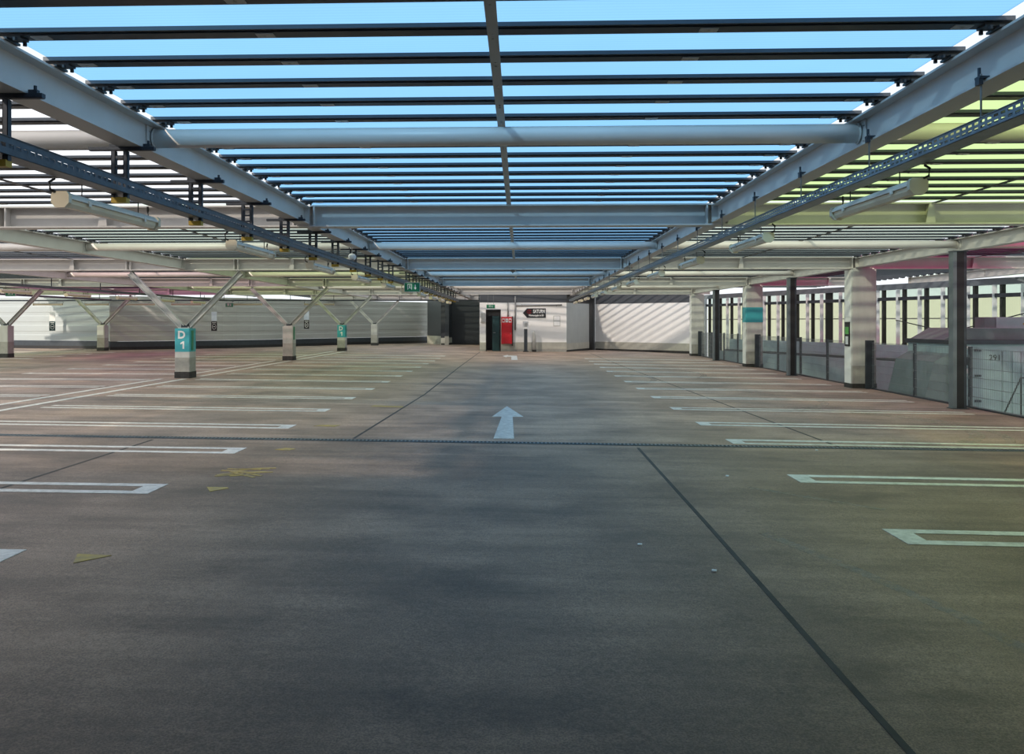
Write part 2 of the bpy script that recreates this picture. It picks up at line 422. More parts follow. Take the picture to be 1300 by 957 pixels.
# girders and tie pipes and mid bars, cell by cell
vis_g = {-22.2:(3,), -15.85:(2,3,4), -9.55:(1,2,3,4), -3.3:(0,1,2,3,4), 2.97:(0,1,2,3,4), 9.3:(1,2,3), 15.6:(1,2)}
proto_g = None
for gx, cs in vis_g.items():
    for c in cs:
        y0 = 2.0 if c == 0 else BEAM_Y[c]+.155; y1 = BEAM_Y[c+1]-.155
        if gx == 15.6 and c == 2: y1 = 35.2
        if gx == -15.85 and c == 4: y1 = 51.3
        t = empty('roof_girder', f'white roof girder over {GIRN[gx]}, {cell_name(c)}', 'beam', (gx,0,G0), 0, 'white roof girders')
        MB().hbar((0,y0,(G1-G0)/2), (0,y1,(G1-G0)/2), .20, G1-G0, .016).build('girder_profile', M['white_steel'], t)
        ym = BEAM_Y[c]+5.5
        if y1 > ym:
            for sx in (-1,1):
                p = MB().box(sx*.012 if sx > 0 else -.022, .022 if sx > 0 else -.012, ym-.14, ym+.14, .02, G1-G0-.02)
                for bz in (.07,.2):
                    p.lathe([(.016,0),(.016,.0)], (sx*.02,ym-.11,bz), 6)
                p.build('end_plate', M['white_steel'], t)
        for yy in (y0, y1):
            if -5 < yy: MB().box(-.1,.1,yy-.006 if yy == y1 else yy-.0, yy+.0 if yy == y1 else yy+.006,-.02,G1-G0+.005).build('joint_plate', M['white_steel'], t)

cells = []   # (bay index, cell)
sheet_col = {(-1,0):'white', (-1,1):'mint', (-1,2):'green', (-1,3):'mint', (-1,4):'white',
             (0,0):'blue', (0,1):'blue', (0,2):'blue', (0,3):'white', (0,4):'white',
             (1,0):'lime', (1,1):'mint', (1,2):'mint', (1,3):'mint', (1,4):'white',
             (-2,0):'white', (-2,1):'white', (-2,2):'rose', (-2,3):'green', (-2,4):'mint',
             (-3,2):'mint', (-3,3):'orchid', (-3,4):'mint', (-4,3):'green', (-4,4):'mint',
             (2,0):'lime', (2,1):'magenta', (2,2):'magenta', (2,3):'rose', (3,1):'mint', (3,2):'mint', (-4,1):'white', (-4,2):'mint', (-3,1):'white', (-2,5):'mint', (-1,5):'mint', (0,5):'mint'}
ADJ = dict(blue='blue', lime='yellow-green', white='white', mint='pale green', green='green', rose='pale pink', magenta='magenta', orchid='orchid pink')
BN = {-4:'far left wall', -3:'far left stalls', -2:'left second row', -1:'left stalls', 0:'driving lane', 1:'right stalls', 2:'ramp', 3:'outer ramp'}
def bay_x(b): return GX[b+3], GX[b+4]
def bay_x_safe(b):
    if b == -4: return -28.5, -22.2
    return bay_x(b)
# translucent sheets: one field of roofing per bay and cell (also the unseen cells behind the camera that light the deck)
for (b, c), col in sheet_col.items():
    x0, x1 = bay_x_safe(b); y0 = 1.95 if c == 0 else BEAM_Y[c]; y1 = BEAM_Y[c+1]
    n = max(1, int((y1-y0)/.579)); m = MB()
    xr = x1-.11
    if b == 2 and col == 'magenta': xr = 13.2 if c == 1 else 12.3
    if c == 0: y0 = 4.43
    m.box(x0+(.05 if b == 0 else .09), xr, y0+.02, y1-.02, G1+.067, G1+.075)
    if xr < x1-.2:
        q = MB().box(xr+.04, x1-.11, y0+.02, y1-.02, G1+.067, G1+.075).build('roof_sheet', S['white'])  # white strip added so that neutral light reaches the facade
        tag(q, f'white translucent roof sheeting beside the magenta, {cell_name(c)}', 'roof sheet', 'translucent roof sheets')
    o = m.build('roof_sheet', S[col])
    tag(o, f'{ADJ[col]} translucent roof sheeting above the {BN[b]}, {cell_name(c)}', 'roof sheet', 'translucent roof sheets')

# tie pipes
for b in (-2,-1,0,1,2):
    for c in range(0,4):
        x0, x1 = bay_x(b); y = BEAM_Y[c]+5.5
        if b == 2 and c > 1: continue
        if abs(b) == 2 and c == 0: continue
        h = EYE+1.635
        t = empty('tie_pipe', f'white round tie pipe across the {BN[b]} bay, {cell_name(c)}', 'pipe', ((x0+x1)/2, y, h), 0, 'white round tie pipes')
        L = (x1-x0)/2-.035
        MB().tube([(-L,0,0),(L,0,0)], .083, 20).build('tube', M['pipe_white'], t, None, True)
        for s in (-1,1):
            MB().lathe([(.092,0),(.092,.012)], (0,0,0), 16).build('end_flange', M['white_steel'], t, (s*L-(.012 if s > 0 else 0),0,0)).rotation_euler = (0,R(90),0)
# dark flat bar lengthwise at mid bay
for b in (-2,-1,0,1,2):
    for c in range(0,4):
        if abs(b) == 2 and c == 0: continue
        if b == 2 and c > 1: continue
        x0, x1 = bay_x(b); xm = (x0+x1)/2; y0 = BEAM_Y[c]+.17; y1 = BEAM_Y[c+1]-.17
        m = MB().box(xm-.034, xm+.034, y0, y1, G1+.004, G1+.013)
        for k in range(19):
            y = BEAM_Y[c]+.29+.579*k
            for dy in (-.04,.04):
                if y0 < y+dy < y1: m.lathe([(.009,0),(.009,.006)], (xm,y+dy,G1-.002), 6)
        o = m.build('lengthwise_bar', M['strut' if b == 0 else 'bar'])
        tag(o, f'flat dark lengthwise bar mid-bay above {BN[b]}, {cell_name(c)}', 'roof bar', 'lengthwise roof bars')

# ------------------------------------------------------------------ purlins (dark cross bars)
def purlin_root(L, near):
    body = MB(); body.box(-L/2, L/2, -.05, .05, 0, .026); body.box(-L/2, L/2, -.044, .044, .026, .034)
    o = body.build('roof_purlin', M['bar'])
    lp = MB(); lp.box(-L/2, L/2, -.085, -.0505, .008, .034); lp.box(-L/2, L/2, .0505, .085, .008, .034)
    lp.build('lip', M['lip'], o)
    def clip_at(x):
        m = MB().box(x-.055, x+.055, -.035, .035, -.006, .0); m.lathe([(.01,0),(.01,.006)], (x,0,-.011), 6); return m
    def brk(s):
        e = s*(L/2); m = MB(); m.box(min(e,e-s*.16), max(e,e-s*.16), -.05, .05, -.014, -.0005)
        m.box(min(e-s*.02,e-s*.09), max(e-s*.02,e-s*.09), -.075, .075, -.029, -.014)
        m.lathe([(.014,0),(.014,.02)], (e-s*.13,-.055,-.034), 6); m.lathe([(.014,0),(.014,.02)], (e-s*.13,.055,-.034), 6); return m
    for s in (-1,1):
        brk(s).build('end_bracket', M['bar'], o)
    if near:
        for x in (-L*.228, L*.212, -L/2+.27, L/2-.27): clip_at(x).build('clip_plate', M['clip'], o)
    return o
protos = {}
def get_proto(b, near):
    x0, x1 = bay_x_safe(b); L = round(x1-x0-.06, 2)
    key = (L, near)
    if key not in protos:
        p = purlin_root(L, near); protos[key] = (p, list(p.children), [False])
    return protos[key]
slots = []
for (b, c) in sheet_col:
    x0, x1 = bay_x_safe(b)
    for k in range(19):
        y = BEAM_Y[c]+.29+.579*k
        if c == 0 and y < 4.6: continue
        if b == 3 and c == 0: continue
        xc = (x0+x1)/2
        # visible part of the bar in the frame
        lo = max(x0, -.63*y); hi = min(x1, .60*y)
        if b >= 2: hi = min(hi, facade_x(y)+1)
        if hi-lo < .25: continue
        slots.append(((hi-lo)/y/y, b, c, k, xc, y))
slots.sort(reverse=True)
PZ = G1+.0315
rest = []
for i, (sz, b, c, k, xc, y) in enumerate(slots):
    if i >= 300: rest.append((b, xc, y)); continue
    p, kids, used = get_proto(b, c == 0 and b in (-1,0,1))
    if not used[0]: o = p; used[0] = True
    else:
        o = p.copy(); C.objects.link(o)
        for ch in kids:
            q = ch.copy(); C.objects.link(q); q.parent = o
    o.location = (xc, y, PZ)
    pos = f'{ORD[18-k]} before nearest cross beam' if c == 0 else f'{ORD[k]} beyond {BEAMN[c]} cross beam'
    tag(o, f'black roof bar under {ADJ[sheet_col[(b,c)]]} sheets above {BN[b]}, {pos}', 'roof bar', 'black roof bars')
if rest:
    m = MB()
    for b, xc, y in rest:
        x0, x1 = bay_x_safe(b); L = x1-x0-.06
        m.box(xc-L/2, xc+L/2, y-.06, y+.06, PZ, PZ+.034)
    tag(m.build('roof_purlin', M['bar']), 'remaining thin black roof bars at the far end of the deck', 'roof bar', None, 'stuff')
struct(MB().box(-30,20,-14,4.4,G1+.04,G1+.2).build('ceiling', M['concrete_mid']))  # unseen opaque slab, added to keep roof light and sun off the foreground
struct(MB().box(-30,20,-14.3,-14,-.3,G1+.1).build('wall_back', M['concrete_mid']))  # unseen wall, added behind the camera to cut light from the rear

# ------------------------------------------------------------------ cable trays with hangers
def perforated(m, x0, x1, y0, y1, z0, z1, side, pitch, rows=2):
    """tray channel: floor plate, two upright sides with slotted rows"""
    th = .003; m.box(x0, x1, y0, y1, z0, z0+th)
    for x in (x0, x1-th):
        H = z1-z0; n = 2*rows+1; hs = [H*(.18 if i % 2 else .64/(rows+1)) for i in range(n)]
        sc = H/sum(hs); z = z0
        for i in range(n):
            h = hs[i]*sc
            if i % 2 == 0: m.box(x, x+th, y0, y1, z, z+h)
            else:
                y = y0
                while y < y1: m.box(x, x+th, y, min(y+pitch*.36, y1), z, z+h); y += pitch
            z += h
    m.box(x0-.008, x0+.004, y0, y1, z1-.004, z1); m.box(x1-.004, x1+.008, y0, y1, z1-.004, z1)

def slotted_floor(m, x0, x1, y0, y1, z, pitch):
    w = (x1-x0)/7; th = .003
    for i in range(7):
        a = x0+i*w
        if i % 2 == 0: m.box(a, a+w, y0, y1, z, z+th)
        else:
            y = y0
            while y < y1: m.box(a, a+w, y, min(y+pitch*.4, y1), z, z+th); y += pitch

# left tray under the left edge of the blue sheets
T = empty('cable_tray', 'dark perforated cable tray on twin-channel hangers along the left side of the lane', 'cable tray', (-3.39,0,EYE+1.08))
m = MB(); perforated(m, -.075, .075, 2.5, 47, 0, .12, 0, .085, 1); m.build('channel', M['dark_tray'], T)
for (dx, dz, r) in ((-.03,.03,.022), (.03,.028,.02), (.0,.045,.018)):
    MB().tube([(dx+.008*math.sin(i*1.7), 2.6+i*1.48, dz+.004*math.sin(i*2.3)) for i in range(31)], r, 8).build('cable', M['cable'], T, None, True)
hz = G0-(EYE+1.08)
def hanger(yy):
    m = MB()
    for s in (-1,1):
        a = s*.052
        m.box(a-.018, a+.018, yy-.024, yy-.020, -.035, hz-.036); m.box(a-.018, a-.014, yy-.024, yy+.02, -.035, hz-.036); m.box(a+.014, a+.018, yy-.024, yy+.02, -.035, hz-.036)
    z = .0
    while z < hz-.06:
        m.box(-.034, .034, yy-.022, yy-.018, z, z+.022); z += .075
    return m
k = 0; yy = 3.75
while yy < 46:
    if min(abs(yy+.05-q) for q in BEAM_Y) < .25: yy += 1.715; continue
    h = hanger(yy+.06).build('hanger', M['hanger'], T)
    MB().box(-.065, .065, yy+.025, yy+.095, -.075, -.03).build('yellow_end_cap', M['yellow'], h)
    b = MB(); b.box(-.26, .30, yy+.03, yy+.075, hz-.028, hz-.002); b.box(-.26,.30,yy+.035,yy+.07,hz-.034,hz-.028)
    for s in (-.055,.235):
        b.box(s-.03,s+.03,yy+.035,yy+.07,hz,hz+.022); b.lathe([(.012,0),(.012,.05)], (s+.01,yy+.052,hz), 6)
    b.build('clamp_bar', M['hanger'], h)
    yy += 1.715
# right tray
T2 = empty('cable_tray', 'grey perforated cable tray on thin rods along the right side of the lane', 'cable tray', (2.90,0,EYE+1.165))
m = MB(); perforated(m, -.075, .075, 2.5, 50, 0, .088, 0, .075, 2); m.build('channel', M['tray'], T2)
for (dx, dz, r) in ((-.03,.025,.016), (.03,.025,.016)):
    MB().tube([(dx, 2.6+i*2.3, dz) for i in range(21)], r, 6).build('cable', M['cable'], T2, None, True)
hz2 = G0-(EYE+1.165); yy = 3.75
while yy < 46:
    if min(abs(yy-q) for q in BEAM_Y) < .25: yy += 1.715; continue
    h = MB().tube([(-.05,yy,.0),(-.05,yy,hz2+.05)], .007, 6).build('hanger_rod', M['pipe'], T2)
    b = MB(); b.box(-.075,-.012,yy-.03,yy+.03,hz2+.018,hz2+.032); b.box(-.075,-.05,yy-.025,yy+.025,hz2-.02,hz2+.02); b.lathe([(.011,0),(.011,.06)], (-.055,yy+.012,hz2+.03), 6)
    b.build('beam_clamp', M['hanger'], h)
    yy += 1.715
# further trays on the left side and along the far left wall
def plain_tray(p, q, label, step=3.4):
    p = Vector(p); q = Vector(q); d = (q-p); L = d.length; a = math.atan2(d.y, d.x)
    t = empty('cable_tray', label, 'cable tray', p, a)
    m = MB(); m.box(0,L,-.08,.08,0,.004); m.box(0,L,-.08,-.076,0,.08); m.box(0,L,.076,.08,0,.08); m.build('channel', M['dark_tray'], t)
    x = .6
    while x < L:
        MB().box(x-.012,x+.012,-.012,.012,.004,B0-p.z-.003).build('hanger_rod', M['hanger'], t); x += step
plain_tray((-15.75,24.6,EYE+1.1), (-15.75,47,EYE+1.1), 'dark cable tray lengthwise beneath the second girder left of the pillar row')
plain_tray((-22.1,34,EYE+1.12), (-22.1,46,EYE+1.12), 'dark cable tray lengthwise near the far left wall')
plain_tray((-30,47.2,EYE+1.12), (-2.9,47.2,EYE+1.12), 'dark cable tray crossing before the curved silver wall', 2.4)

# ------------------------------------------------------------------ luminaires
def make_lamp(side):
    t = empty('tube_lamp', '-', 'lamp', (0,0,0))
    Lh = .78
    MB().prism([(-.035,.05),(.035,.05),(.064,.016),(.064,.002),(-.064,.002),(-.064,.016)], -Lh, Lh, 'y').build('housing', M['lamp_white'], t)
    MB().prism([(-.05,0),(.05,0),(.046,-.03),(.03,-.056),(-.03,-.056),(-.046,-.03)], -Lh+.02, Lh-.02, 'y').build('diffuser', M['lamp_cream'], t)
    for s in (-1,1):
        a, b = sorted((s*Lh, s*(Lh+.045)))
        MB().prism([(-.068,.03),(-.05,.055),(.05,.055),(.068,.03),(.068,-.03),(.035,-.066),(-.035,-.066),(-.068,-.03)], a, b, 'y').build('end_cap', M['lamp_cream'], t)
        MB().tube([(0,s*.5,.05),(0,s*.5,.155)], .005, 6).build('hanger_rod', M['cable'], t)
        for a, b in ((-.07,-.058),(.058,.07)): MB().box(a,b,s*.5-.02,s*.5+.02,-.02,.02).build('clip', M['lamp_white'], t)
    sx = side*.03
    MB().tube([(sx,-Lh-.03,.05),(sx*2,-Lh-.07,.065),(sx*2.2,-Lh-.07,.12),(sx*1.6,-Lh-.03,.150)], .010, 8).build('lead', M['cable'], t, None, True)
    MB().tube([(sx,Lh+.03,.05),(sx*2,Lh+.07,.065),(sx*2.2,Lh+.07,.12),(sx*1.6,Lh+.03,.150)], .010, 8).build('lead', M['cable'], t, None, True)
    return t
def place_lamps(side, x, z, ys, lab, group):
    p = make_lamp(side); kids = list(p.children)
    for i, y in enumerate(ys):
        if i == 0: o = p
        else:
            o = p.copy(); C.objects.link(o)
            for ch in kids:
                q = ch.copy(); C.objects.link(q); q.parent = o
        o.location = (x, y, z); o['label'] = lab % ORD[i]; o['group'] = group
place_lamps(-1, -3.42, EYE+.915, [7.15+3.83*i for i in range(10)], 'cream tube lamp under the left lane-side tray, %s from the camera', 'tube lamps under the left tray')
place_lamps(1, 2.93, EYE+1.0, [7.3+3.85*i for i in range(11)], 'cream tube lamp under the right cable tray, %s from the camera', 'tube lamps under the right tray')
place_lamps(-1, -15.75, EYE+.93, [26.5+3.85*i for i in range(5)], 'cream tube lamp under the tray left of the pillar row, %s from the camera', 'tube lamps left of the pillar row')
p = make_lamp(1); kids = list(p.children); first = True
for i, x in enumerate((-26.2,-23.6,-21.0,-18.4,-15.0,-11.0)):
    if first: o = p; first = False
    else:
        o = p.copy(); C.objects.link(o)
        for ch in kids:
            q = ch.copy(); C.objects.link(q); q.parent = o
    o.location = (x, 47.2, EYE+.95); o.rotation_euler = (0,0,R(90)); o['label'] = f'cream tube lamp before the curved silver wall, {ORD[i]} from the far left'; o['group'] = 'tube lamps before the curved wall'

# dome sensor on the left tray
t = empty('dome_sensor', 'round white dome sensor among the hangers of the left cable tray', 'sensor', (-3.36,17.25,EYE+1.285))
MB().lathe([(.02,.075),(.055,.062),(.078,.03),(.08,0),(.07,-.035),(.04,-.062),(.01,-.07)], (0,0,0), 18).build('dome', M['paper'], t, None, True)
MB().tube([(0,0,.07),(0,0,.18)], .008, 6).build('hanger_rod', M['pipe'], t)
MB().lathe([(.04,0),(.04,.016)], (0,0,.176), 12).build('base_plate', M['paper'], t)
t = empty('smoke_detector', 'small grey detector under the second cross beam over the lane', 'sensor', (-.2,24.3,B0))
MB().lathe([(.03,-.07),(.06,-.05),(.07,-.03),(.05,0)], (0,0,0), 14).build('housing', M['pipe'], t, None, True)
MB().lathe([(.012,-.09),(.02,-.07)], (0,0,0), 10).build('lens', M['cable'], t)

# ------------------------------------------------------------------ exit signs
def exit_sign(loc, w, h, rod, label, arrow='down', rz=0):
    t = empty('exit_sign', label, 'sign', loc, rz, 'green exit signs')
    MB().box(-w/2,w/2,0,.05,-h/2,h/2).build('light_box', M['green'], t)
    f = MB()
    f.box(-w/2-.01,w/2+.01,-.002,.052,h/2,h/2+.012); f.box(-w/2-.01,w/2+.01,-.002,.052,-h/2-.012,-h/2)
    f.box(-w/2-.012,-w/2,-.002,.052,-h/2,h/2); f.box(w/2,w/2+.012,-.002,.052,-h/2,h/2); f.build('frame', M['strut'], t)
    s = h/.24
    p = MB(); y0, y1 = -.006, -.0005
    # running figure in a doorway
    p.prism([(-.13*s,-.07*s),(-.115*s,-.07*s),(-.115*s,.07*s),(-.02*s,.07*s),(-.02*s,-.07*s),(-.005*s,-.07*s),(-.005*s,.085*s),(-.13*s,.085*s)], y0, y1, 'y')
    p.cbox(-.062*s,-.003,.045*s,.022*s,.005,.022*s)
    p.prism([(-.075*s,.03*s),(-.045*s,.028*s),(-.05*s,-.01*s),(-.03*s,-.04*s),(-.042*s,-.05*s),(-.066*s,-.015*s),(-.1*s,-.045*s),(-.108*s,-.035*s),(-.078*s,-.005*s)], y0, y1, 'y')
    p.prism([(-.1*s,.01*s),(-.045*s,.02*s),(-.045*s,.028*s),(-.1*s,.02*s)], y0, y1, 'y')
    p.build('running_figure', M['letter'], t)
    a = MB(); cx = .09*s
    a.prism([(cx-.012*s,.075*s),(cx+.012*s,.075*s),(cx+.012*s,-.01*s),(cx+.04*s,-.01*s),(cx,-.07*s),(cx-.04*s,-.01*s),(cx-.012*s,-.01*s)], y0, y1, 'y')
    a.build('arrow', M['letter'], t)
    for sx in (-w*.35, w*.35):
        MB().tube([(sx,.025,h/2),(sx,.025,h/2+rod)], .006, 6).build('hanger_rod', M['pipe'], t)
    return t
exit_sign((-3.02,24.2,EYE+.96), .42, .24, .363, 'green exit sign with down arrow hanging from the left cable tray')
exit_sign((-21.6,36.0,EYE+1.18), .42, .2, .3, 'green exit sign at the left photo edge near the slanted strut')
exit_sign((-15.9,46.9,EYE+.9), .42, .2, .085, 'green exit sign under the crossing tray behind the D 1 pillar')
exit_sign((-1.62,48.2,EYE+.83), .46, .2, .65, 'green exit sign hanging above the dark door')

# ------------------------------------------------------------------ left pillars with V struts
def v_pillar(x, y, label, deco=None, top=1.40, strut=True):
    z0 = zf(x); t = empty('strut_pillar', label, 'pillar', (x,y,z0), 0, 'stub pillars with V struts')
    w, d, b = .215, .24, .02
    zt = top
    if deco == 'D':
        MB().bevbox(-w,w,-d,d,.18,.58,b).build('shaft', M['concrete_mid'], t)
        MB().bevbox(-w,w,-d,d,.58,.74,b).build('pale_band', M['concrete'], t)
        tb = MB().bevbox(-w,w,-d,d,.74,zt,b).build('painted_band', M['teal'], t)
        text_mesh('letter', 'D', .29, M['letter'], tb, (.0-.02,-d-.002,zt-.19), (R(90),0,0), .002, 'CENTER', 1.0, .012)
        MB().prism([(.012,-.105),(.06,-.105),(.06,.105),(.02,.105),(-.05,.06),(-.05,.015),(.012,.05)], -d-.004, -d-.0005, 'y').build('numeral', M['letter'], tb, (0,0,zt-.47))
        MB().box(w-.0, w+.012, -.13, .02, .78, zt-.06).build('side_sign', M['green'], t)
    else:
        MB().bevbox(-w,w,-d,d,.18,.70,b).build('shaft_foot', M['concrete_mid'], t)
        MB().bevbox(-w,w,-d,d,.70,zt,b).build('shaft', M['concrete'], t)
        if deco == 'sign': MB().box(w, w+.015, -.17, .03, .85, zt-.02).build('side_sign', M['green'], t)
        if deco == 'paper': MB().box(-w+.02, w-.06, -d-.012, -d, .86, zt-.03).build('paper_notice', M['paper'], t)
    MB().bevbox(-w-.012,w+.012,-d-.012,d+.012,0,.18,b).build('black_plinth', M['plinth'], t)
    c = MB().box(-.16,.16,-.13,.13,zt,zt+.02)
    for sx in (-.12,.12):
        for sy in (-.1,.1): c.lathe([(.016,0),(.016,.03)], (sx,sy,zt+.02), 6)
    c.build('cap_plate', M['strut'], t)
    if strut:
        zb = B0-z0
        for s in (-1,1):
            p = Vector((s*.085,0,zt+.035)); q = Vector((s*1.60,0,zb-.065))
            h = MB().hbar(p, q, .16, .15, .014, (0,0,1)).build('strut', M['strut'], t)
            MB().box(s*1.62-.17, s*1.62+.17, -.12, .12, zb-.016, zb-.001).build('head_plate', M['strut'], h)
        MB().prism([(-.13,zt+.02),(.13,zt+.02),(.10,zt+.16),(0,zt+.08),(-.10,zt+.16)], -.008, .008, 'y').build('foot_gusset', M['charcoal'], t)
    return t
v_pillar(-9.5, 24.3, 'stub pillar with teal band lettered D 1, nearest one with V struts', 'D')
v_pillar(-9.5, 35.4, 'plain grey stub pillar with V struts between the two D 1 pillars', 'sign')
v_pillar(-9.6, 46.5, 'farther stub pillar with teal band lettered D 1', 'D')
v_pillar(-9.7, 57.6, 'farthest plain grey stub pillar with V struts before the curved wall', None)
v_pillar(-22.75, 46.5, 'stub pillar with white notice at the far left before the curved wall', 'paper')
v_pillar(-22.75, 37.6, 'stub pillar cut by the left photo edge with one slanted strut showing', None, 1.40)

# ------------------------------------------------------------------ right side pillars, posts, fence
def r_pillar(y, label, deco):
    x = 9.42; z0 = zf(x); t = empty('concrete_pillar', label, 'pillar', (x,y,z0), 0, 'tall concrete pillars on the right')
    H = B0-z0; w, d, b = .34, .27, .03
    MB().bevbox(-w,w,-d,d,.62,H-.02,b).build('shaft', M['concrete'], t)
    MB().bevbox(-w,w,-d,d,.12,.62,b).build('shaft_foot', M['concrete_mid'], t)
    MB().box(-w-.004,-w,-d+.03,d-.03,.13,H-.03).build('white_side_face', M['concrete_white'], t)
    MB().bevbox(-w-.012,w+.012,-d-.012,d+.012,0,.13,b).build('dark_plinth', M['plinth'], t)
    MB().box(-w*.8,w*.8,-d*.8,d*.8,H-.02,H-.001).build('cap_plate', M['strut'], t)
    if deco == 'sign':
        s = MB().box(-w-.03,-w-.004,-.17,.16,1.15,1.82).build('side_sign', M['black'], t)
        MB().box(-w-.034,-w-.03,-.13,.12,1.48,1.68).build('green_symbol', M['sign_green'], s)
        MB().box(-w-.034,-w-.03,-.10,.09,1.2,1.42).build('white_symbol', M['paper'], s)
        MB().box(-w-.012,-w-.004,-.17,.16,1.95,2.4).build('paper_notice', M['paper'], t)
    if deco == 'teal':
        MB().bevbox(-w-.008,w+.008,-d-.008,d+.008,1.80,2.40,b).build('teal_band', M['teal'], t)
    return t
r_pillar(24.35, 'tall concrete pillar on the right with black and green side sign, nearest', 'sign')
r_pillar(35.45, 'tall concrete pillar on the right with a teal band', 'teal')
r_pillar(46.5, 'tall plain concrete pillar on the right at the white wall', None)
for i, y in enumerate((18.55, 29.7, 41.0)):
    x = 9.2; z0 = zf(x); H = G0-z0
    t = empty('steel_post', f'slim dark steel post on the right fence line, {ORD[i]} from the camera', 'post', (x,y,z0), 0, 'slim dark steel posts')
    m = MB()
    m.box(-.075,.075,-.1,-.085,0,H-.02); m.box(-.075,.075,.085,.1,0,H-.02); m.box(-.006,.006,-.085,.085,0,H-.02)
    m.build('shaft', M['black'], t)
    MB().box(-.145,-.075,-.1,.1,0,H-.02).build('grey_side_plate', M['post_face'], t)
    MB().box(.075,.13,-.1,.1,0,H-.02).build('grey_side_plate', M['charcoal'], t)
    MB().box(-.15,.15,-.12,.12,H-.02,H-.001).build('head_plate', M['charcoal'], t)
    MB().box(-.17,.17,-.14,.14,0,.015).build('foot_plate', M['charcoal'], t)

def fence(y0, y1, label):
    x = 9.55; z0 = zf(x); t = empty('wire_fence', label, 'fence', (x,y0,z0), 0, 'wire mesh fences on the right')
    L = y1-y0; H = 1.27; m = MB()
    y = 0
    while y < L: m.box(-.0025,.0025,y-.0025,y+.0025,.03,H); y += .05
    z = .05
    while z < H:
        m.box(-.009,-.003,0,L,z-.003,z+.003); m.box(.003,.009,0,L,z-.003,z+.003); z += .2
    m.build('wire_mesh', M['wire'], t)
    n = max(1, round(L/2.6))
    for i in range(n+1):
        yy = L*i/n; p = MB(); p.box(-.02,.05,yy-.025,yy+.025,0,H+.03)
        if i in (0,n): p.box(-.16,.06,yy-.07 if i else yy,yy if i else yy+.07,0,H+.05)
        o = p.build('fence_post', M['charcoal'], t)
        for zz in (.2,.65,1.1): MB().box(-.03,-.02,yy-.03,yy+.03,zz-.03,zz+.03).build('bracket', M['post_face'], o)
    MB().box(-.03,.05,0,L,-.02,.03).build('kerb_rail', M['charcoal'], t)
fence(11.0, 23.95, 'grey wire mesh fence on the right before the nearest concrete pillar')
fence(24.75, 35.05, 'grey wire mesh fence between nearest and teal-banded concrete pillars')
fence(35.85, 46.1, 'grey wire mesh fence beyond the teal-banded concrete pillar')

# ------------------------------------------------------------------ ramp area behind the fence
struct(MB().prism([(9.76,8),(24,8),(24,26),(9.76,50)], -1.2, -.95).build('ramp_floor', M['ramp']))
def along(y0, y1, off, z0, z1, th, mat, name, parent=None):
    """slab following the slanted facade line"""
    a = Vector((facade_x(y0)+off, y0)); b = Vector((facade_x(y1)+off, y1)); d = (b-a).normalized(); n = Vector((-d.y,d.x))*th/2
    m = MB().prism([(a.x-n.x,a.y-n.y),(b.x-n.x,b.y-n.y),(b.x+n.x,b.y+n.y),(a.x+n.x,a.y+n.y)], z0, z1)
    return m.build(name, mat, parent)
# facade: pale sheets, white fins, dark columns, rail
F0, F1 = 12., 48.3
T = empty('facade_wall', 'pale yellow sheeted facade behind the ramp with dark uprights', 'facade', (facade_x(38),38,-1.0))
inv = Matrix.Translation(Vector((facade_x(38),38,-1.0))).inverted()
def keep(o):
    o.parent = T; o.matrix_parent_inverse = inv; return o
keep(along(F0, F1, .45, -.95, EYE+.9, .02, M['facade'], 'sheeting'))
keep(along(F0, F1, .45, EYE+.9, EYE+1.42, .02, S['mint'], 'upper_sheeting'))
keep(along(F0, F1, -.1, EYE+.80, EYE+.93, .12, M['charcoal'], 'horizontal_rail'))
keep(along(F0, F1, .25, EYE+.09, EYE+.13, .04, M['pipe'], 'thin_rail'))
keep(along(F0, F1, .0, EYE+1.22, EYE+1.44, .2, M['post_face'], 'head_beam'))
y = F0+.3; i = 0
while y < F1-.5:
    x = facade_x(y); big = (i % 10 == 4)
    w = .12 if not big else .28
    keep(MB().box(x-w/2, x+w/2, y-.075, y+.075, -.95, EYE+1.22).build('upright', M['black'], None))
    keep(MB().box(x-w/2-.2, x-w/2-.06, y+.12, y+.16, -.95, EYE+1.22).build('white_fin', M['fin'], None))
    y += 1.06; i += 1
for (ya, za, yb, zb) in ((33.6,EYE+.05,27.6,EYE-1.0), (33.3,EYE-.85,24.3,EYE+1.1)):
    keep(MB().tube([(facade_x(ya)-.25,ya,za),(facade_x(yb)-.25,yb,zb)], .02, 6).build('brace_rod', M['black'], None))
# guard band in panels on the ramp edge
y = 14.; i = 0
gp = ['at the near end','second from the near end']
while y < 44:
    y1 = min(y+2.5, 44.5)
    o = along(y+.03, y1-.03, -.75, EYE-1.38, EYE-.88, .08, M['box_grey'], 'guard_panel')
    tag(o, f'grey steel guard panel in front of the yellow facade, {ORD[i]} counted from the near end', 'panel', 'grey guard panels'); y += 2.5; i += 1
pp = along(13.5, 44.2, -1.15, -.95, EYE-1.48, .3, M['ramp'], 'ramp_parapet'); along(13.5, 44.2, -.86, EYE-1.50, EYE-1.385, .18, M['black'], 'dark_ledge', pp)  # black strip stands in for the shadow line under the guard panels
tag(pp, 'long stained grey concrete parapet below the guard panels', 'parapet')
